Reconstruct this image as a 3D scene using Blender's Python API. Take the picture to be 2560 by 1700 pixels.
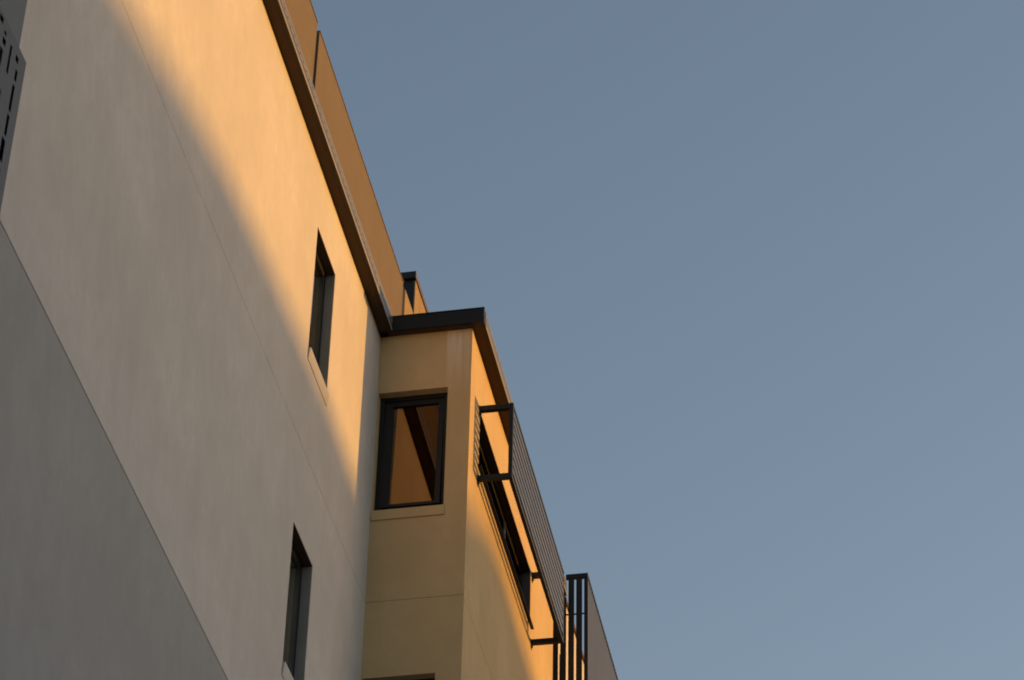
import bpy, bmesh, math, random
from mathutils import Matrix, Vector

random.seed(4)
for o in list(bpy.data.objects):
    bpy.data.objects.remove(o)
SC = bpy.context.scene
COL = SC.collection

# ------------------------------------------------------------------ camera
cam_data = bpy.data.cameras.new("camera")
cam = bpy.data.objects.new("camera", cam_data)
COL.objects.link(cam)
r = Vector((0.9837896727228405, 0.17851904187371603, 0.016995044347602677))
u = Vector((0.09764396983551371, -0.6127576251081615, 0.7842153709451042))
f = Vector((-0.1504112196568057, 0.7698435195286744, 0.620255931403365))
m = Matrix((r, u, -f)).transposed().to_4x4()
m.translation = (0, 0, 1.6)
cam.matrix_world = m
cam_data.sensor_width = 36.0
cam_data.lens = 97.794
cam_data.clip_start = 0.1
cam_data.clip_end = 3000
SC.camera = cam

# ------------------------------------------------------------------ sun and sky
SUN_ELEV = math.radians(3.5)
SUN_AZ = math.radians(58.2)           # from +Y towards +X
world = bpy.data.worlds.new("World")
SC.world = world
world.use_nodes = True
wn = world.node_tree.nodes
wl = world.node_tree.links
bg = wn["Background"]
sky = wn.new("ShaderNodeTexSky")
sky.sky_type = 'NISHITA'
sky.sun_disc = False
sky.sun_elevation = SUN_ELEV
sky.sun_rotation = SUN_AZ
sky.altitude = 0
sky.air_density = 1.0
sky.dust_density = 0.6
sky.ozone_density = 1.0
hz = wn.new("ShaderNodeMix")          # air colour of the evening
hz.data_type = 'RGBA'
hz.blend_type = 'MULTIPLY'
hz.inputs[0].default_value = 1.0
hz.inputs[7].default_value = (1.04, 0.977, 1.028, 1)
wl.new(sky.outputs[0], hz.inputs[6])
wl.new(hz.outputs[2], bg.inputs[0])
bg.inputs[1].default_value = 0.15

sun_data = bpy.data.lights.new("sun", 'SUN')
sun = bpy.data.objects.new("sun", sun_data)
COL.objects.link(sun)
sun_data.energy = 2.1
sun_data.angle = math.radians(0.47)
sun_data.color = (0.86, 0.40, 0.058)
sd = Vector((math.sin(SUN_AZ) * math.cos(SUN_ELEV), math.cos(SUN_AZ) * math.cos(SUN_ELEV), math.sin(SUN_ELEV)))
sun.rotation_euler = sd.to_track_quat('Z', 'Y').to_euler()
sun.location = (60, 60, 60)

SC.view_settings.view_transform = 'Standard'
SC.view_settings.look = 'None'
SC.view_settings.exposure = 1.1
SC.view_settings.gamma = 1.0
SC.cycles.filter_width = 1.85
SC.cycles.max_bounces = 10
SC.cycles.diffuse_bounces = 6


# ------------------------------------------------------------------ materials
def new_mat(name):
    m = bpy.data.materials.new(name)
    m.use_nodes = True
    nt = m.node_tree
    return m, nt, nt.nodes["Principled BSDF"]


def noise(nt, vec, scale, detail=4, rough=0.55, vscale=(1, 1, 1)):
    mp = nt.nodes.new("ShaderNodeMapping")
    mp.inputs["Scale"].default_value = vscale
    nt.links.new(vec, mp.inputs[0])
    n = nt.nodes.new("ShaderNodeTexNoise")
    n.inputs["Scale"].default_value = scale
    n.inputs["Detail"].default_value = detail
    n.inputs["Roughness"].default_value = rough
    nt.links.new(mp.outputs[0], n.inputs["Vector"])
    return n.outputs[0]


def ramp(nt, fac, a, b, lo, hi):
    mr = nt.nodes.new("ShaderNodeMapRange")
    mr.inputs[1].default_value = a
    mr.inputs[2].default_value = b
    mr.inputs[3].default_value = lo
    mr.inputs[4].default_value = hi
    nt.links.new(fac, mr.inputs[0])
    return mr.outputs[0]


def mix(nt, fac, c1, c2, mode='MIX'):
    mx = nt.nodes.new("ShaderNodeMix")
    mx.data_type = 'RGBA'
    mx.blend_type = mode
    for sock, v in ((mx.inputs[0], fac), (mx.inputs[6], c1), (mx.inputs[7], c2)):
        if hasattr(v, "is_output"):
            nt.links.new(v, sock)
        elif isinstance(v, (int, float)):
            sock.default_value = v
        else:
            sock.default_value = (*v, 1)
    return mx.outputs[2]


def math_node(nt, op, a, b):
    n = nt.nodes.new("ShaderNodeMath")
    n.operation = op
    n.use_clamp = True
    for i, v in enumerate((a, b)):
        if hasattr(v, "is_output"):
            nt.links.new(v, n.inputs[i])
        else:
            n.inputs[i].default_value = v
    return n.outputs[0]


def render_coat(name, col, dirt=(0.75, 0.74, 0.74), dirt_amt=0.55, stain=None):
    """Painted cement render: mottled, faint rain streaks, trowelled bump."""
    m, nt, b = new_mat(name)
    tc = nt.nodes.new("ShaderNodeTexCoord").outputs["Object"]
    big = noise(nt, tc, 0.9, 5, 0.6)
    streak = noise(nt, tc, 1.0, 6, 0.65, (2.6, 2.3, 0.95))
    fine = noise(nt, tc, 14, 5, 0.6, (1, 1, 0.6))
    c = mix(nt, ramp(nt, big, 0.35, 0.7, 0, dirt_amt), col, tuple(x * y for x, y in zip(col, dirt)))
    c = mix(nt, ramp(nt, streak, 0.45, 0.78, 0, dirt_amt * 0.75), c, tuple(x * y * 0.92 for x, y in zip(col, dirt)))
    c = mix(nt, ramp(nt, fine, 0.3, 0.75, 0, 0.34), c, tuple(x * 0.78 for x in col))
    cloud = noise(nt, tc, 4.2, 8, 0.72, (1, 1.2, 0.85))
    c = mix(nt, ramp(nt, cloud, 0.42, 0.7, 0, dirt_amt * 0.9), c, tuple(x * 0.79 for x in col))
    if stain:
        x0, x1, z0, z1, sc = stain
        sep = nt.nodes.new("ShaderNodeSeparateXYZ")
        nt.links.new(tc, sep.inputs[0])
        mx_ = math_node(nt, 'MULTIPLY', ramp(nt, sep.outputs[0], x0, x0 + 0.012, 0, 1), ramp(nt, sep.outputs[0], x1 - 0.03, x1, 1, 0.0))
        mz_ = ramp(nt, sep.outputs[2], z0, z1, 0, 1)
        drip = ramp(nt, noise(nt, tc, 1.0, 5, 0.7, (13, 13, 0.7)), 0.38, 0.68, 0.12, 0.85)
        fac = math_node(nt, 'MULTIPLY', math_node(nt, 'MULTIPLY', mx_, mz_), drip)
        front = nt.nodes.new("ShaderNodeNewGeometry")
        sepn = nt.nodes.new("ShaderNodeSeparateXYZ")
        nt.links.new(front.outputs["True Normal"], sepn.inputs[0])
        fac = math_node(nt, 'MULTIPLY', fac, ramp(nt, sepn.outputs[1], -0.9, -0.5, 1, 0))
        c = mix(nt, fac, c, sc)
    nt.links.new(c, b.inputs["Base Color"])
    b.inputs["Roughness"].default_value = 0.93
    b.inputs["Specular IOR Level"].default_value = 0.25
    bp = nt.nodes.new("ShaderNodeBump")
    bp.inputs["Strength"].default_value = 0.3
    bp.inputs["Distance"].default_value = 0.004
    grain = noise(nt, tc, 55, 5, 0.65)
    nt.links.new(grain, bp.inputs["Height"])
    bp2 = nt.nodes.new("ShaderNodeBump")
    bp2.inputs["Strength"].default_value = 0.22
    bp2.inputs["Distance"].default_value = 0.02
    nt.links.new(noise(nt, tc, 3.5, 3, 0.5, (1, 1, 0.6)), bp2.inputs["Height"])
    nt.links.new(bp.outputs[0], bp2.inputs["Normal"])
    nt.links.new(bp2.outputs[0], b.inputs["Normal"])
    return m


def coated_metal(name, col, rough=0.4, spec=0.5):
    m, nt, b = new_mat(name)
    tc = nt.nodes.new("ShaderNodeTexCoord").outputs["Object"]
    n = noise(nt, tc, 6, 5, 0.6, (1, 1, 0.5))
    c = mix(nt, ramp(nt, n, 0.35, 0.7, 0, 0.5), col, tuple(x * 1.5 for x in col))
    nt.links.new(c, b.inputs["Base Color"])
    nt.links.new(ramp(nt, n, 0.3, 0.7, rough - 0.05, rough + 0.1), b.inputs["Roughness"])
    b.inputs["Specular IOR Level"].default_value = spec
    return m


def glass_mat(name, refl=1.9, tint=(0.25, 0.27, 0.27), gloss=(0.95, 0.95, 0.95)):
    m, nt, b = new_mat(name)
    nt.nodes.remove(b)
    out = nt.nodes["Material Output"]
    tr = nt.nodes.new("ShaderNodeBsdfTransparent")
    tr.inputs[0].default_value = (*tint, 1)
    gl = nt.nodes.new("ShaderNodeBsdfGlossy")
    gl.inputs["Roughness"].default_value = 0.0
    gl.inputs[0].default_value = (*gloss, 1)
    tc = nt.nodes.new("ShaderNodeTexCoord").outputs["Object"]
    bp = nt.nodes.new("ShaderNodeBump")
    bp.inputs["Strength"].default_value = 0.02
    bp.inputs["Distance"].default_value = 0.01
    nt.links.new(noise(nt, tc, 2.0, 2, 0.4), bp.inputs["Height"])
    nt.links.new(bp.outputs[0], gl.inputs["Normal"])
    fr = nt.nodes.new("ShaderNodeFresnel")
    fr.inputs[0].default_value = refl
    ms = nt.nodes.new("ShaderNodeMixShader")
    nt.links.new(fr.outputs[0], ms.inputs[0])
    nt.links.new(tr.outputs[0], ms.inputs[1])
    nt.links.new(gl.outputs[0], ms.inputs[2])
    nt.links.new(ms.outputs[0], out.inputs[0])
    return m


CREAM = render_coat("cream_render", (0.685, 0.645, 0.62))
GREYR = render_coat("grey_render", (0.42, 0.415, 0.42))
TAN = render_coat("tan_render", (0.655, 0.482, 0.275), stain=(-4.535, -4.29, 17.15, 17.8, (0.84, 0.74, 0.66)))
BROWN = render_coat("brown_render", (0.186, 0.150, 0.120), dirt_amt=0.4)
ORANGE = render_coat("ochre_cladding", (0.33, 0.24, 0.145), dirt_amt=0.3)
CHAR = coated_metal("charcoal_metal", (0.007, 0.010, 0.013), 0.5, 0.3)
CHARS = coated_metal("charcoal_slats", (0.05, 0.054, 0.056), 0.35, 0.6)
LINING = coated_metal("reveal_lining", (0.20, 0.20, 0.20), 0.6, 0.3)
FASC = coated_metal("fascia_metal", (0.10, 0.092, 0.08), 0.36, 0.6)
FLASH = coated_metal("pale_flashing", (0.42, 0.38, 0.32), 0.5)
SOFF = coated_metal("soffit_board", (0.066, 0.042, 0.028), 0.7, 0.2)
SOFFD = coated_metal("gutter_paint", (0.04, 0.026, 0.018), 0.6, 0.3)
GALV = coated_metal("galvanised_edge", (0.20, 0.20, 0.205), 0.4, 0.7)
GREYM = coated_metal("grey_steel", (0.085, 0.085, 0.09), 0.55)
GREYB = coated_metal("blue_grey_sheet", (0.12, 0.13, 0.135), 0.6)
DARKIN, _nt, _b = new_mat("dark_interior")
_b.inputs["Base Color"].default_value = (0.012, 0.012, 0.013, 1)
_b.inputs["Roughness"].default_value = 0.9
BLIND = coated_metal("blind_fabric", (0.11, 0.10, 0.095), 0.9, 0.1)
REFL1 = coated_metal("slate_reflection", (0.20, 0.235, 0.26), 0.9, 0.1)  # upper narrow pane: grey of its reflections put into a sheet's colour
REFL2 = coated_metal("pale_reflection", (0.8, 0.8, 0.76), 0.9, 0.1)  # lower narrow pane: same reflected grey, as a pale sheet colour
CLEAR = glass_mat("clear_glass", 1.75, (0.85, 0.86, 0.84))
GLASS = glass_mat("window_glass", 2.1, (0.16, 0.15, 0.13), (0.95, 0.72, 0.52))     # bronze solar glass


def ground_mat():
    m, nt, b = new_mat("asphalt")
    tc = nt.nodes.new("ShaderNodeTexCoord").outputs["Object"]
    c = mix(nt, ramp(nt, noise(nt, tc, 0.4, 6), 0.35, 0.7, 0, 1), (0.10, 0.095, 0.09), (0.15, 0.14, 0.13))
    c = mix(nt, ramp(nt, noise(nt, tc, 60, 3), 0.4, 0.7, 0, 0.5), c, (0.06, 0.06, 0.06))
    nt.links.new(c, b.inputs["Base Color"])
    b.inputs["Roughness"].default_value = 0.9
    return m


def shadow_ridge_mat():
    m, nt, b = new_mat("shadow_ridge_green")
    tc = nt.nodes.new("ShaderNodeTexCoord").outputs["Object"]
    c = mix(nt, ramp(nt, noise(nt, tc, 0.25, 6), 0.35, 0.7, 0, 1), (0.045, 0.06, 0.025), (0.10, 0.10, 0.05))
    nt.links.new(c, b.inputs["Base Color"])
    b.inputs["Roughness"].default_value = 1.0
    return m


# ------------------------------------------------------------------ mesh helpers
class MB:
    def __init__(self):
        self.v, self.f = [], []

    def quad(self, *p):
        n = len(self.v)
        self.v += [tuple(q) for q in p]
        self.f.append(tuple(range(n, n + len(p))))
        return self

    def box(self, x0, x1, y0, y1, z0, z1):
        n = len(self.v)
        self.v += [(x, y, z) for x in (x0, x1) for y in (y0, y1) for z in (z0, z1)]
        for q in ((0, 1, 3, 2), (4, 6, 7, 5), (0, 4, 5, 1), (2, 3, 7, 6), (0, 2, 6, 4), (1, 5, 7, 3)):
            self.f.append(tuple(n + i for i in q))
        return self

    def prism(self, prof, axis, a, b):
        """closed profile (2D points in the two other axes) swept from a to b along axis"""
        n, k = len(self.v), len(prof)
        for t in (a, b):
            for p in prof:
                if axis == 'y':
                    self.v.append((p[0], t, p[1]))
                elif axis == 'x':
                    self.v.append((t, p[0], p[1]))
                else:
                    self.v.append((p[0], p[1], t))
        for i in range(k):
            j = (i + 1) % k
            self.f.append((n + i, n + j, n + k + j, n + k + i))
        self.f.append(tuple(n + i for i in range(k))[::-1])
        self.f.append(tuple(n + k + i for i in range(k)))
        return self

    def wall(self, axis, pos, u0, u1, z0, z1, holes, into):
        """sheet at axis=pos, from u0..u1 and z0..z1; holes (a,b,c,d,depth,back): reveals go in by into*depth"""
        us = sorted({u0, u1, *[h[i] for h in holes for i in (0, 1)]})
        zs = sorted({z0, z1, *[h[i] for h in holes for i in (2, 3)]})

        def P(uu, zz, d=0.0):
            return (pos + into * d, uu, zz) if axis == 'x' else (uu, pos + into * d, zz)
        for i in range(len(us) - 1):
            for j in range(len(zs) - 1):
                cu, cz = (us[i] + us[i + 1]) / 2, (zs[j] + zs[j + 1]) / 2
                if any(h[0] < cu < h[1] and h[2] < cz < h[3] for h in holes):
                    continue
                self.quad(P(us[i], zs[j]), P(us[i + 1], zs[j]), P(us[i + 1], zs[j + 1]), P(us[i], zs[j + 1]))
        for a, b_, c, d, dep, back in holes:
            self.quad(P(a, c), P(b_, c), P(b_, c, dep), P(a, c, dep))
            self.quad(P(a, d), P(b_, d), P(b_, d, dep), P(a, d, dep))
            self.quad(P(a, c), P(a, d), P(a, d, dep), P(a, c, dep))
            self.quad(P(b_, c), P(b_, d), P(b_, d, dep), P(b_, c, dep))
            if back:
                self.quad(P(a, c, dep), P(b_, c, dep), P(b_, d, dep), P(a, d, dep))
        return self

    def build(self, name, mat, parent=None, bevel=0.0, keep=False):
        me = bpy.data.meshes.new(name)
        me.from_pydata(self.v, [], self.f)
        bm = bmesh.new()
        bm.from_mesh(me)
        bmesh.ops.remove_doubles(bm, verts=bm.verts, dist=1e-5)
        if not keep:
            bmesh.ops.recalc_face_normals(bm, faces=bm.faces)
        bm.to_mesh(me)
        bm.free()
        me.materials.append(mat)
        o = bpy.data.objects.new(name, me)
        COL.objects.link(o)
        if parent is not None:
            o.parent = parent
            o.matrix_parent_inverse = parent.matrix_world.inverted()
        if bevel:
            md = o.modifiers.new("bevel", 'BEVEL')
            md.width = bevel
            md.segments = 2
            md.limit_method = 'ANGLE'
        return o


def empty(name, loc, label, cat, group=None):
    o = bpy.data.objects.new(name, None)
    COL.objects.link(o)
    o.location = loc
    bpy.context.view_layer.update()
    o["label"] = label
    o["category"] = cat
    if group:
        o["group"] = group
    return o


XA, XB = -5.172, -4.287          # main wall face, bay side face
YB, YE = 20.0, 24.54              # bay front, bay end
ZS, ZR = 17.90, 18.06            # soffit and roof edge
ZG, ZL = 14.945, 11.889          # floor joints
XP = -5.50                       # set-back roof storey face

# ------------------------------------------------------------------ ground and the unseen ridge added to cast the shadow edge
g = MB().quad((-900, -900, 0), (900, -900, 0), (900, 900, 0), (-900, 900, 0)).build("ground", ground_mat())
g["kind"] = "structure"

er = Vector((math.sin(SUN_AZ), math.cos(SUN_AZ), 0))       # towards the sun
el = Vector((-math.cos(SUN_AZ), math.sin(SUN_AZ), 0))      # across
DR = 80.0
prof = [(-120, 12.5), (-40, 13.6), (0, 13.9), (9, 14.1), (11.5, 14.35), (13.27, 14.8), (14.4, 15.20), (15.4, 15.42), (17.0, 15.55), (18.3, 15.58),
        (18.9, 15.5), (19.3, 15.44), (19.7, 15.68), (20.1, 15.82), (20.7, 15.84), (21.4, 15.72), (23, 15.5), (27, 15.0), (35, 14.5), (140, 13)]


def skyline(s):
    for (a, za), (b, zb) in zip(prof, prof[1:]):
        if a <= s <= b:
            return za + (zb - za) * (s - a) / (b - a)
    return prof[-1][1]


hb = MB()
ss = sorted(set([-120 + 4 * i for i in range(66)] + [6 + 0.35 * i for i in range(70)]))
rows = []
for s in ss:
    h = skyline(s) + DR * math.tan(SUN_ELEV)
    row = []
    for d, k in ((58, 0.0), (66, 0.42), (73, 0.78), (DR, 1.0), (90, 0.96), (110, 0.7), (140, 0.0)):
        p = er * d + el * s
        row.append((p.x, p.y, h * k - (0.3 if k == 0 else 0)))
    rows.append(row)
for a, b_ in zip(rows, rows[1:]):
    for i in range(len(a) - 1):
        hb.quad(a[i], b_[i], b_[i + 1], a[i + 1])
shadow_ridge = hb.build("shadow_ridge", shadow_ridge_mat())  # made-up ridge out of view, crest shaped to throw the soft wall shadow
shadow_ridge["kind"] = "structure"

# ------------------------------------------------------------------ the apartment building
B = empty("apartment_building", (-9, 18, 0), "cream and tan rendered apartment block with charcoal eaves, filling the left half", "building")

# window openings (u0, u1, z0, z1)
W1 = (17.612, 18.277, 15.93, 17.257)
W2 = (17.590, 18.238, 12.85, 14.150)
WBF = (-5.158, -4.502, 15.90, 17.235)
WBF2 = (-5.158, -4.516, 12.82, 14.150)
WBS = (20.46, 23.20, 16.64, 17.262)
GJ = 0.005

MB().wall('x', XA, 2, 28.6, ZL, ZS, [(*W1, 0.26, False), (*W2, 0.26, False), (2, 20.02, ZG, ZG + GJ, 0.006, True)], -1).build("main_wall", CREAM, B)
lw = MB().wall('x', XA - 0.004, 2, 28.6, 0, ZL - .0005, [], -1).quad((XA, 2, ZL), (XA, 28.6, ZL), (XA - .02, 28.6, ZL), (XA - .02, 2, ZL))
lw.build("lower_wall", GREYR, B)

bw = MB()
bw.wall('y', YB, XA, XB, 0, ZS, [(*WBF, 0.24, False), (*WBF2, 0.24, False), (XA, XB, 14.925, 14.925 + GJ, 0.006, True)], 1)
bw.wall('x', XB, YB, YE, 0, ZS, [(*WBS, 0.24, False), (YB, YE, 14.89, 14.89 + GJ, 0.006, True)], -1)
bw.quad((XA, YE, 0), (XB, YE, 0), (XB, YE, ZS), (XA, YE, ZS))
bw.build("bay_wall", TAN, B)

MB().box(-15, -5.55, 2, 34, 0, 17.95).build("rear_wall", CREAM, B)
MB().box(-15, -5.07, 2, 28.6, 17.945, 18.03).box(-5.07, -4.20, 20.0, YE - .02, 17.945, 18.03).build("flat_roof", FASC, B)


# ---- eaves: soffit board, bottom gutter lip, fascia, clip line, drip edge
def eave_y(y0, y1, xw, name_parent):
    """eave running along Y, on a wall whose face is at xw; outward is +X"""
    s = MB().box(xw - 0.10, xw + 0.091, y0, y1, ZS, ZS + 0.04).build("soffit", SOFF, name_parent)
    fa = MB()
    MB().box(xw + 0.094, xw + 0.1265, y0, y1, ZS - 0.004, ZS + 0.010).build("gutter_base", SOFFD, name_parent)
    fa.box(xw + 0.094, xw + 0.127, y0, y1, ZS + 0.0105, ZS + 0.078)
    fa.box(xw + 0.094, xw + 0.124, y0, y1, ZS + 0.080, ZS + 0.1475)
    fa.build("fascia", FASC, name_parent)
    fl = MB()
    fl.prism([(xw + 0.127, ZS - 0.003), (xw + 0.1315, ZS - 0.001), (xw + 0.1315, ZS + 0.014), (xw + 0.127, ZS + 0.017)], 'y', y0, y1)
    fl.build("gutter_lip", FLASH, name_parent)
    MB().box(xw + 0.094, xw + 0.1245, y0, y1, ZS + 0.148, ZS + 0.172).build("drip_edge", GALV, name_parent)
    return s


def empty_part(name, parent):
    o = bpy.data.objects.new(name, None)
    COL.objects.link(o)
    o.parent = parent
    o.matrix_parent_inverse = parent.matrix_world.inverted()
    bpy.context.view_layer.update()
    return o


E1 = empty_part("eave", B)
eave_y(2, 19.906, XA, E1)
clip = MB().box(XA + 0.124, XA + 0.130, 0, 0.078, ZS + 0.079, ZS + 0.092).build("gutter_clip", FLASH, E1)
clip.location.y += 10.52
y = 10.52 + 0.108
while y < 19.75:
    c_ = clip.copy()
    COL.objects.link(c_)
    c_.location.y += y - 10.52
    y += 0.108

E2 = empty_part("eave", B)
eave_y(YB - 0.0, YE + 0.11, XB, E2)
# front return of the bay eave, facing the camera
MB().box(XA + 0.092, XB + 0.091, YB - 0.066, YB, ZS, ZS + 0.04).build("soffit", SOFF, E2)
ff = MB()
ff.box(XA + 0.128, XB + 0.127, YB - 0.094, YB - 0.067, ZS - 0.004, ZS + 0.055)
ff.box(XA + 0.125, XB + 0.124, YB - 0.092, YB - 0.067, ZS + 0.057, ZS + 0.160)
ff.box(XB + 0.094, XB + 0.127, YB - 0.066, YB, ZS - 0.004, ZS + 0.078)
ff.box(XB + 0.094, XB + 0.124, YB - 0.066, YB, ZS + 0.080, ZS + 0.160)
ff.build("fascia", CHAR, E2)
MB().box(XA + 0.125, XB + 0.127, YB - 0.098, YB - 0.067, ZS + 0.161, ZS + 0.168).build("drip_edge", CHAR, E2)


# ---- windows
def window_x(parent, w, xw, depth, sill_proj, mullions=(), blind_or_reflection=False, lining=True, sillmat=CREAM, out_sill=True, glass=None, liner=None):
    """window in a wall facing +X"""
    y0, y1, z0, z1 = w
    xg = xw - depth
    W = empty_part("window", parent)
    fr = MB()
    if lining:     # metal lined reveal
        t = 0.006
        MB().box(xg, xw - 0.003, y0 + 0.001, y0 + t, z0 + t, z1 - t).build("jamb_lining", liner or LINING, W)
        MB().box(xg, xw - 0.003, y1 - t, y1 - 0.001, z0 + t, z1 - t).build("jamb_lining", liner or LINING, W)
        MB().box(xg, xw - 0.003, y0 + 0.001, y1 - 0.001, z1 - t, z1 - 0.001).build("head_lining", SOFF, W)
    t = 0.032
    xf = xg - 0.05
    fr.box(xf, xg, y0 + 0.001, y0 + t, z0 + 0.001, z1 - 0.001)
    fr.box(xf, xg, y1 - t, y1 - 0.001, z0 + 0.001, z1 - 0.001)
    fr.box(xf, xg - 0.001, y0 + t, y1 - t, z1 - t, z1 - 0.001)
    fr.box(xf, xg - 0.001, y0 + t, y1 - t, z0 + 0.001, z0 + t)
    for my in mullions:
        fr.box(xf, xg - 0.002, my - 0.025, my + 0.025, z0 + t, z1 - t)
    fr.build("frame", CHAR, W)
    sa = MB()
    s0, s1 = y0 + t + 0.004, y1 - t - 0.004
    k = 0.014
    xs = xg - 0.004
    edges = [s0, *[e for my in mullions for e in (my - 0.029, my + 0.029)], s1]
    for a, b_ in zip(edges[::2], edges[1::2]):
        sa.box(xf + 0.006, xs, a, a + k, z0 + t + .002, z1 - t - .002)
        sa.box(xf + 0.006, xs, b_ - k, b_, z0 + t + .002, z1 - t - .002)
        sa.box(xf + 0.006, xs - .001, a + k, b_ - k, z1 - t - k, z1 - t - .002)
        sa.box(xf + 0.006, xs - .001, a + k, b_ - k, z0 + t + .002, z0 + t + k)
    sa.build("sash", CHARS, W)
    xp = xg - 0.009
    MB().quad((xp, s0 + .01, z0 + t + .01), (xp, s1 - .01, z0 + t + .01), (xp, s1 - .01, z1 - t - .01), (xp, s0 + .01, z1 - t - .01)).build("pane", glass or GLASS, W, keep=True)
    xr = xw - 0.30
    rm = MB()
    rm.box(xr - 0.02, xr, y0 - 0.05, y1 + 0.05, z0 - 0.05, z1 + 0.05)
    for q in ((y0 - .05, y0 - .03, z0 - .05, z1 + .05), (y1 + .03, y1 + .05, z0 - .05, z1 + .05), (y0 - .03, y1 + .03, z0 - .05, z0 - .03), (y0 - .03, y1 + .03, z1 + .03, z1 + .05)):
        rm.box(xr, xf - 0.003, *q)
    rm.build("interior", DARKIN, W)
    if blind_or_reflection:
        MB().box(xf - 0.056, xf - 0.05, y0 + 0.035, y1 - 0.035, z0 + 0.035, z1 - .035).build("blind_or_reflection", blind_or_reflection, W)  # sheet added behind the pane to stand for reflections in the glass
    if out_sill:
        sl = MB()
        sl.prism([(xw - depth + 0.002, z0 + 0.006), (xw + sill_proj, z0 - 0.004), (xw + sill_proj * 0.25, z0 - 0.118), (xw + 0.001, z0 - 0.118), (xw + 0.001, z0 - 0.0005), (xw - depth + 0.002, z0 + 0.0008)],
                 'y', y0 + 0.001, y1 + 0.010)
        sl.build("sill", sillmat, W)
    return W


def window_y(parent, w, yw, depth, blind_or_reflection=True, sillmat=TAN):
    """window in a wall facing -Y"""
    x0, x1, z0, z1 = w
    yg = yw + depth
    W = empty_part("window", parent)
    t = 0.045
    yf = yg + 0.05
    fr = MB()
    fr.box(x0 + .001, x0 + t, yg, yf, z0 + .001, z1 - .001)
    fr.box(x1 - t, x1 - .001, yg, yf, z0 + .001, z1 - .001)
    fr.box(x0 + t, x1 - t, yg + .001, yf, z1 - t, z1 - .001)
    fr.box(x0 + t, x1 - t, yg + .001, yf, z0 + .001, z0 + t)
    fr.build("frame", CHAR, W)
    k = 0.03
    s0, s1 = x0 + t + .004, x1 - t - .004
    ys = yg + 0.012
    sa = MB()
    kl, kr, kt = 0.078, 0.050, 0.060
    sa.box(s0, s0 + kl, ys, yf - .004, z0 + t + .02, z1 - t - .004)
    sa.box(s1 - kr, s1, ys, yf - .004, z0 + t + .02, z1 - t - .004)
    sa.box(s0 + kl, s1 - kr, ys + .001, yf - .004, z1 - t - kt, z1 - t - .004)
    sa.box(s0 + kl, s1 - kr, ys + .001, yf - .004, z0 + t + .02, z0 + t + .02 + k)
    yp = yg + 0.03
    hung = [sa.build("sash", CHAR, W),
            MB().quad((s0 + .01, yp, z0 + t + .03), (s1 - .01, yp, z0 + t + .03), (s1 - .01, yp, z1 - t - .01), (s0 + .01, yp, z1 - t - .01)).build("pane", GLASS, W, keep=True)]
    hinge = Matrix.Translation((0, yg + .03, z1 - t)) @ Matrix.Rotation(math.radians(-2.2), 4, 'X') @ Matrix.Translation((0, -yg - .03, -z1 + t))
    for o in hung:                     # top-hung sash, standing a little open
        o.data.transform(hinge)
    MB().box((x0 + x1) / 2 - .004, (x0 + x1) / 2 + .004, yg + 0.002, yg + .016, z0 + t + .002, z0 + t + .028).build("latch", CHAR, W)
    rm = MB().box(x0 - .008, x1 + .05, yw + 0.30, yw + 0.32, z0 - .05, z1 + .05)
    for q in ((x0 - .008, x0 - .002, z0 - .05, z1 + .05), (x1 + .03, x1 + .05, z0 - .05, z1 + .05), (x0 - .002, x1 + .03, z0 - .05, z0 - .03), (x0 - .002, x1 + .03, z1 + .03, z1 + .05)):
        rm.box(q[0], q[1], yf + .003, yw + .30, q[2], q[3])
    rm.build("interior", DARKIN, W)
    if blind_or_reflection:
        bl = MB().box(x0 + .03, x1 - .03, yf + .012, yf + .018, z1 - 0.27, z1 - .02)
        bl.box(x0 + .03, x1 - .03, yf + .008, yf + .022, z1 - 0.285, z1 - .27)
        bl.build("blind_or_reflection", BLIND, W)
    sl = MB().prism([(yw + depth - .002, z0 + .008), (yw - .016, z0 - .003), (yw - .012, z0 - 0.104), (yw - .001, z0 - .104), (yw - .001, z0 - .0005), (yw + depth - .002, z0 + .0008)], 'x', x0 - .008, x1 + .010)
    sl.build("sill", sillmat, W)
    return W


window_x(B, W1, XA, 0.085, 0.024, blind_or_reflection=REFL1, glass=CLEAR)
window_x(B, W2, XA, 0.085, 0.024, blind_or_reflection=REFL2, glass=CLEAR)
window_y(B, WBF, YB, 0.082)
window_y(B, WBF2, YB, 0.082)
WS = window_x(B, WBS, XB, 0.087, 0.02, mullions=(22.25,), liner=GREYM, out_sill=False)
MB().prism([(XB - 0.085, WBS[2] + .008), (XB + .03, WBS[2] - .012), (XB + .03, WBS[2] - .03), (XB + .001, WBS[2] - .03), (XB + .001, WBS[2] - .001), (XB - .085, WBS[2] + .001)], 'y', WBS[0] - .03, WBS[1] + .06).build("sill", CHAR, WS)

# ---- set-back top storey
ZP = 20.31
MB().box(-15, XP, 2, 18.176, 18.03, ZP + 0.012).build("roof_storey_wall", BROWN, B)
MB().box(-15, XP, 18.268, 22.08, 18.03, ZP).build("roof_storey_wall", BROWN, B)
MB().box(-15, XP - 0.03, 18.176, 18.268, 18.03, ZP - 0.07).build("movement_joint", DARKIN, B)
MB().box(-15.02, XP + 0.006, 1.98, 18.172, ZP + .0125, ZP + .026).box(-15.02, XP + 0.006, 18.272, 22.085, ZP + .001, ZP + .014).build("wall_coping", BROWN, B)
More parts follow.
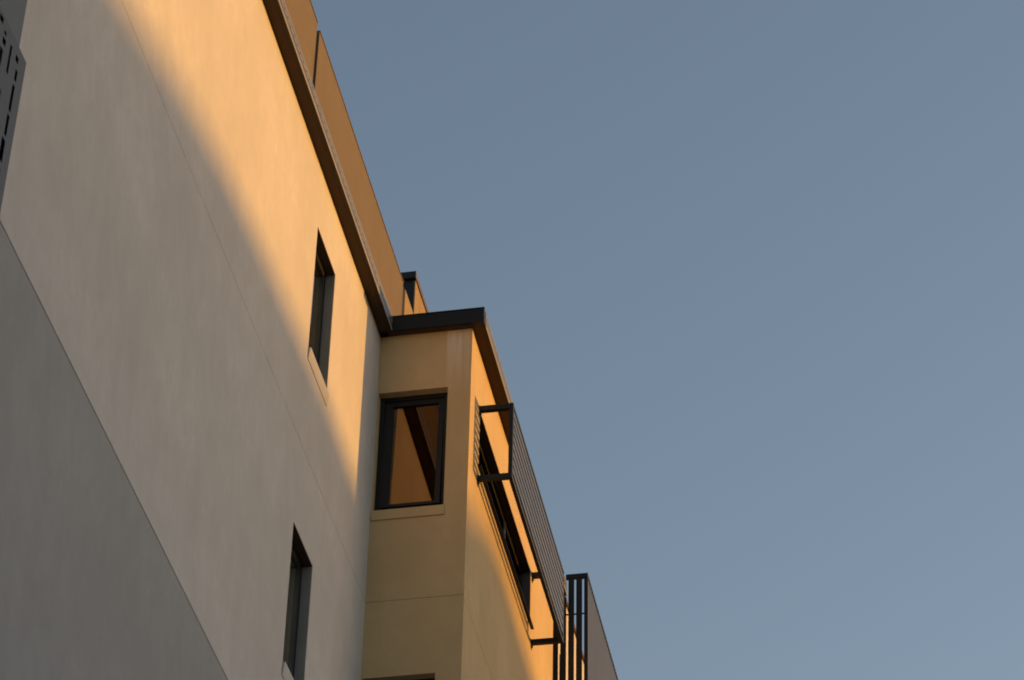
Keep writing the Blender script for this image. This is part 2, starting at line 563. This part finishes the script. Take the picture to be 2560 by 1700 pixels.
# low wall and dark recess, then the stair tower with its cap
MB().box(XP - .12, XP - 0.002, 22.20, 22.61, 18.03, ZP + 0.005).build("terrace_wall", ORANGE, B)
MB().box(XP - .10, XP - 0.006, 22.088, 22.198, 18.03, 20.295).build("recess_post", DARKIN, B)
T = empty_part("stair_tower", B)
tw = MB()
tw.box(-7.5, XP, 22.63, 22.878, 18.03, 20.79)
tw.box(-7.5, XP, 22.885, 27.5, 18.03, 20.79)
tw.build("side_wall", ORANGE, T)
MB().box(-7.5, XP - .012, 22.618, 22.628, 18.03, 20.788).build("front_cladding", CHAR, T)
MB().box(-7.6, XP + .010, 22.588, 27.6, 20.793, 20.81).build("soffit", SOFF, T)
MB().box(-7.62, XP + .0125, 22.580, 22.5845, 20.795, 20.882).build("cap_end", CHAR, T)
MB().box(-7.62, XP + .012, 22.585, 27.62, 20.811, 20.88).build("roof_cap", FASC, T)

# ---- rear wing beyond the bay, taller
XW = -4.94
R_ = empty_part("rear_wing", B)
WW = (28.75, 29.17, 18.5, 19.78)
rw = MB()
rw.wall('x', XW, 28.6, 36, 0, 20.77, [(*WW, 0.2, False)], -1)
rw.quad((-9, 28.6, 0), (XW, 28.6, 0), (XW, 28.6, 20.77), (-9, 28.6, 20.77))
rw.quad((-9, 36, 0), (XW, 36, 0), (XW, 36, 20.77), (-9, 36, 20.77))
rw.build("wing_wall", CREAM, R_)
MB().box(-9.05, XW + .02, 28.58, 36.02, 20.771, 20.83).build("roof_edge", SOFF, R_)
wf = MB()
wf.box(XW - .12, XW - .06, WW[0] + .001, WW[0] + .04, WW[2], WW[3] - .001).box(XW - .12, XW - .06, WW[1] - .04, WW[1] - .001, WW[2], WW[3] - .001)
wf.box(XW - .12, XW - .061, WW[0] + .04, WW[1] - .04, WW[3] - .04, WW[3] - .001).box(XW - .12, XW - .061, WW[0] + .04, WW[1] - .04, WW[2], WW[2] + .04)
wf.box(XW - .20, XW - .18, WW[0], WW[1], WW[2], WW[3])
wf.build("window", CHAR, R_)

# ------------------------------------------------------------------ louvred sun screen on the bay
XS = -3.960
SY0, SY1 = 20.405, 23.30
S = empty("window_screen", (XB, 20.4, 16.44), "charcoal screen of horizontal louvre slats bracketed out over the strip window", "sun screen")
T_, B_ = 17.292, 16.438
fr = MB()
fr.box(XS - 0.038, XS, SY0, SY0 + 0.045, B_, T_)            # near post
fr.box(XS - 0.038, XS, SY1 - 0.045, SY1, B_, T_)            # far post
fr.box(XS - 0.036, XS - .001, SY0 + 0.045, SY1 - 0.045, T_ - 0.030, T_ - .001)
fr.box(XS - 0.036, XS - .001, SY0 + 0.045, SY1 - 0.045, B_ + .001, B_ + 0.040)
fr.build("screen_frame", CHAR, S, 0.002)
for yy in (SY0, SY1 - 0.05):
    for zt, zb in ((T_ - .002, T_ - 0.058), (B_ + 0.052, B_ + .002)):
        a = MB().box(XB + 0.006, XS - 0.0385, yy + .001, yy + 0.049, zb, zt).build("bracket_arm", CHAR, S, 0.002)
        sgn = 1 if zt > 17 else 1
        ft = MB().box(XB + .001, XB + 0.0055, yy - .004, yy + 0.054, zb - 0.045, zt + 0.004)
        ft.build("foot_plate", CHAR, a)
        bo = MB()
        bo.prism([(XB + .0055 + 0.012 * c[0] * 0 + 0.0, 0) for c in ()] or [(XB + .006, zb - .034), (XB + .020, zb - .030), (XB + .020, zb - .020), (XB + .006, zb - .016)], 'y', yy + .016, yy + .034)
        bo.build("bolt", CHAR, a)
ns = 8
pitch = 0.0912
for i in range(ns):
    zt = 17.226 - i * pitch
    MB().box(XS - 0.014, XS - 0.0015, SY0 + 0.046, SY1 - 0.046, zt - 0.0615, zt).build("slat", CHARS, S)

# ------------------------------------------------------------------ batten screen round the balcony
XO = -3.957
BY0, BY1 = 24.80, 28.5
ZT, ZM = 18.266, 17.77
K = empty("balcony_screen", (XB, BY0, 14.9), "tall dark screen of upright battens enclosing the balcony past the louvre screen", "balcony screen")
zb_ = 14.9
MB().box(-4.196, XO, BY0 - .003, BY0 + .032, ZT - .055, ZT).build("top_rail", CHAR, K)
MB().box(XO - .035, XO + .001, BY0 + .033, BY1, ZT - .040, ZT - .002).build("top_rail", CHAR, K)
for a, b_ in ((-4.330, -4.278), (-4.253, -4.193), (-4.168, -4.107), (-4.083, -4.021), (-3.997, XO)):
    MB().box(a, b_, BY0, BY0 + .022, zb_, ZT - .058 if a > -4.2 else 17.98).build("batten", CHAR, K)
MB().box(-4.330, XO - .002, BY0 + .0225, BY0 + .034, ZM - .006, ZM + .008).build("cross_rod", CHAR, K)
MB().box(XO - .036, XO - .024, BY0 + .035, BY1, ZM - .03, ZM).build("cross_rod", CHAR, K)
MB().box(XO - .036, XO - .024, BY0 + .035, BY1, ZT - .095, ZT - .065).build("cross_rod", CHAR, K)
bt = MB().box(XO - .022, XO, BY0 + .030, BY0 + .088, zb_, ZT - .072).build("batten", CHARS, K)
yy = 0.084
while BY0 + yy < BY1 - .06:
    c_ = bt.copy()
    COL.objects.link(c_)
    c_.location.y += yy
    yy += .084
MB().box(XA, XO - .03, YE + .002, BY1, 14.70, 14.898).build("floor_slab", CREAM, K)

# ------------------------------------------------------------------ perforated metal hood, nearest on the left
XH = -4.70
HY1 = 10.193
H = empty("window_hood", (XA, HY1, 10.0), "dark grey perforated metal hood with cut slots, at the left edge before the wall", "window hood")
slots = [  # (y0, y1, z0, z1, slant)
    (10.055, 10.085, 11.948, 11.990, 0.0), (10.080, 10.101, 11.831, 11.907, 0.003), (10.075, 10.098, 11.609, 11.796, 0.004),
    (10.075, 10.098, 11.434, 11.581, 0.004), (10.060, 10.100, 11.255, 11.405, 0.0), (10.070, 10.100, 11.05, 11.21, 0.0), (10.07, 10.10, 10.86, 11.0, 0.0), (10.07, 10.10, 10.6, 10.8, 0.0),
    (9.966, 9.984, 11.779, 11.980, 0.010), (9.862, 9.884, 11.962, 11.987, 0.0), (9.860, 9.894, 11.893, 11.938, 0.0),
    (9.848, 9.878, 11.738, 11.855, 0.0), (9.915, 9.94, 11.40, 11.62, 0.0), (9.78, 9.82, 11.99, 12.03, 0.0), (9.80, 9.83, 11.45, 11.66, 0.0), (9.86, 9.88, 11.2, 11.36, 0.0)]
for i in range(9):
    for j in range(7):
        yc = 8.72 + i * 0.115 + (j % 2) * 0.04
        zc = 10.4 + j * 0.22 + random.uniform(-.03, .03)
        slots.append((yc, yc + random.choice((.02, .03)), zc, zc + random.uniform(.06, .19), 0.0))
slots = [(s[0] - .004, s[1] + .006, s[2], s[3]) for s in slots]
pp = MB()
keep = []
for s in slots:
    if all(s[1] < k_[0] or s[0] > k_[1] or s[3] < k_[2] or s[2] > k_[3] for k_ in keep):
        keep.append(s)
pp.wall('x', XH, 8.6, HY1, 10.15, 12.061, [(*s, 0.004, False) for s in keep], -1)
pp.build("perforated_panel", GREYM, H)
hb_ = MB()
hb_.box(XA + .001, XH - .001, HY1 - .006, HY1 - .001, 10.15, 12.058)
hb_.box(XA + .001, XH - .001, 8.6, 8.606, 10.15, 12.058)
hb_.box(XA + .001, XH - .001, 8.606, HY1 - .006, 12.05, 12.058)
hb_.box(XA + .001, XH - .001, 8.606, HY1 - .006, 10.15, 10.158)
hb_.build("hood_side", GREYM, H)
MB().box(XH - .035, XH - .03, 8.607, HY1 - .007, 10.16, 12.049).build("cavity_shade", DARKIN, H)  # near-black sheet stands for the shade in the hollow behind the slots
MB().box(XA + .001, XH - .057, 8.6, HY1, 12.0585, 14.4).build("upper_casing", GREYB, H)
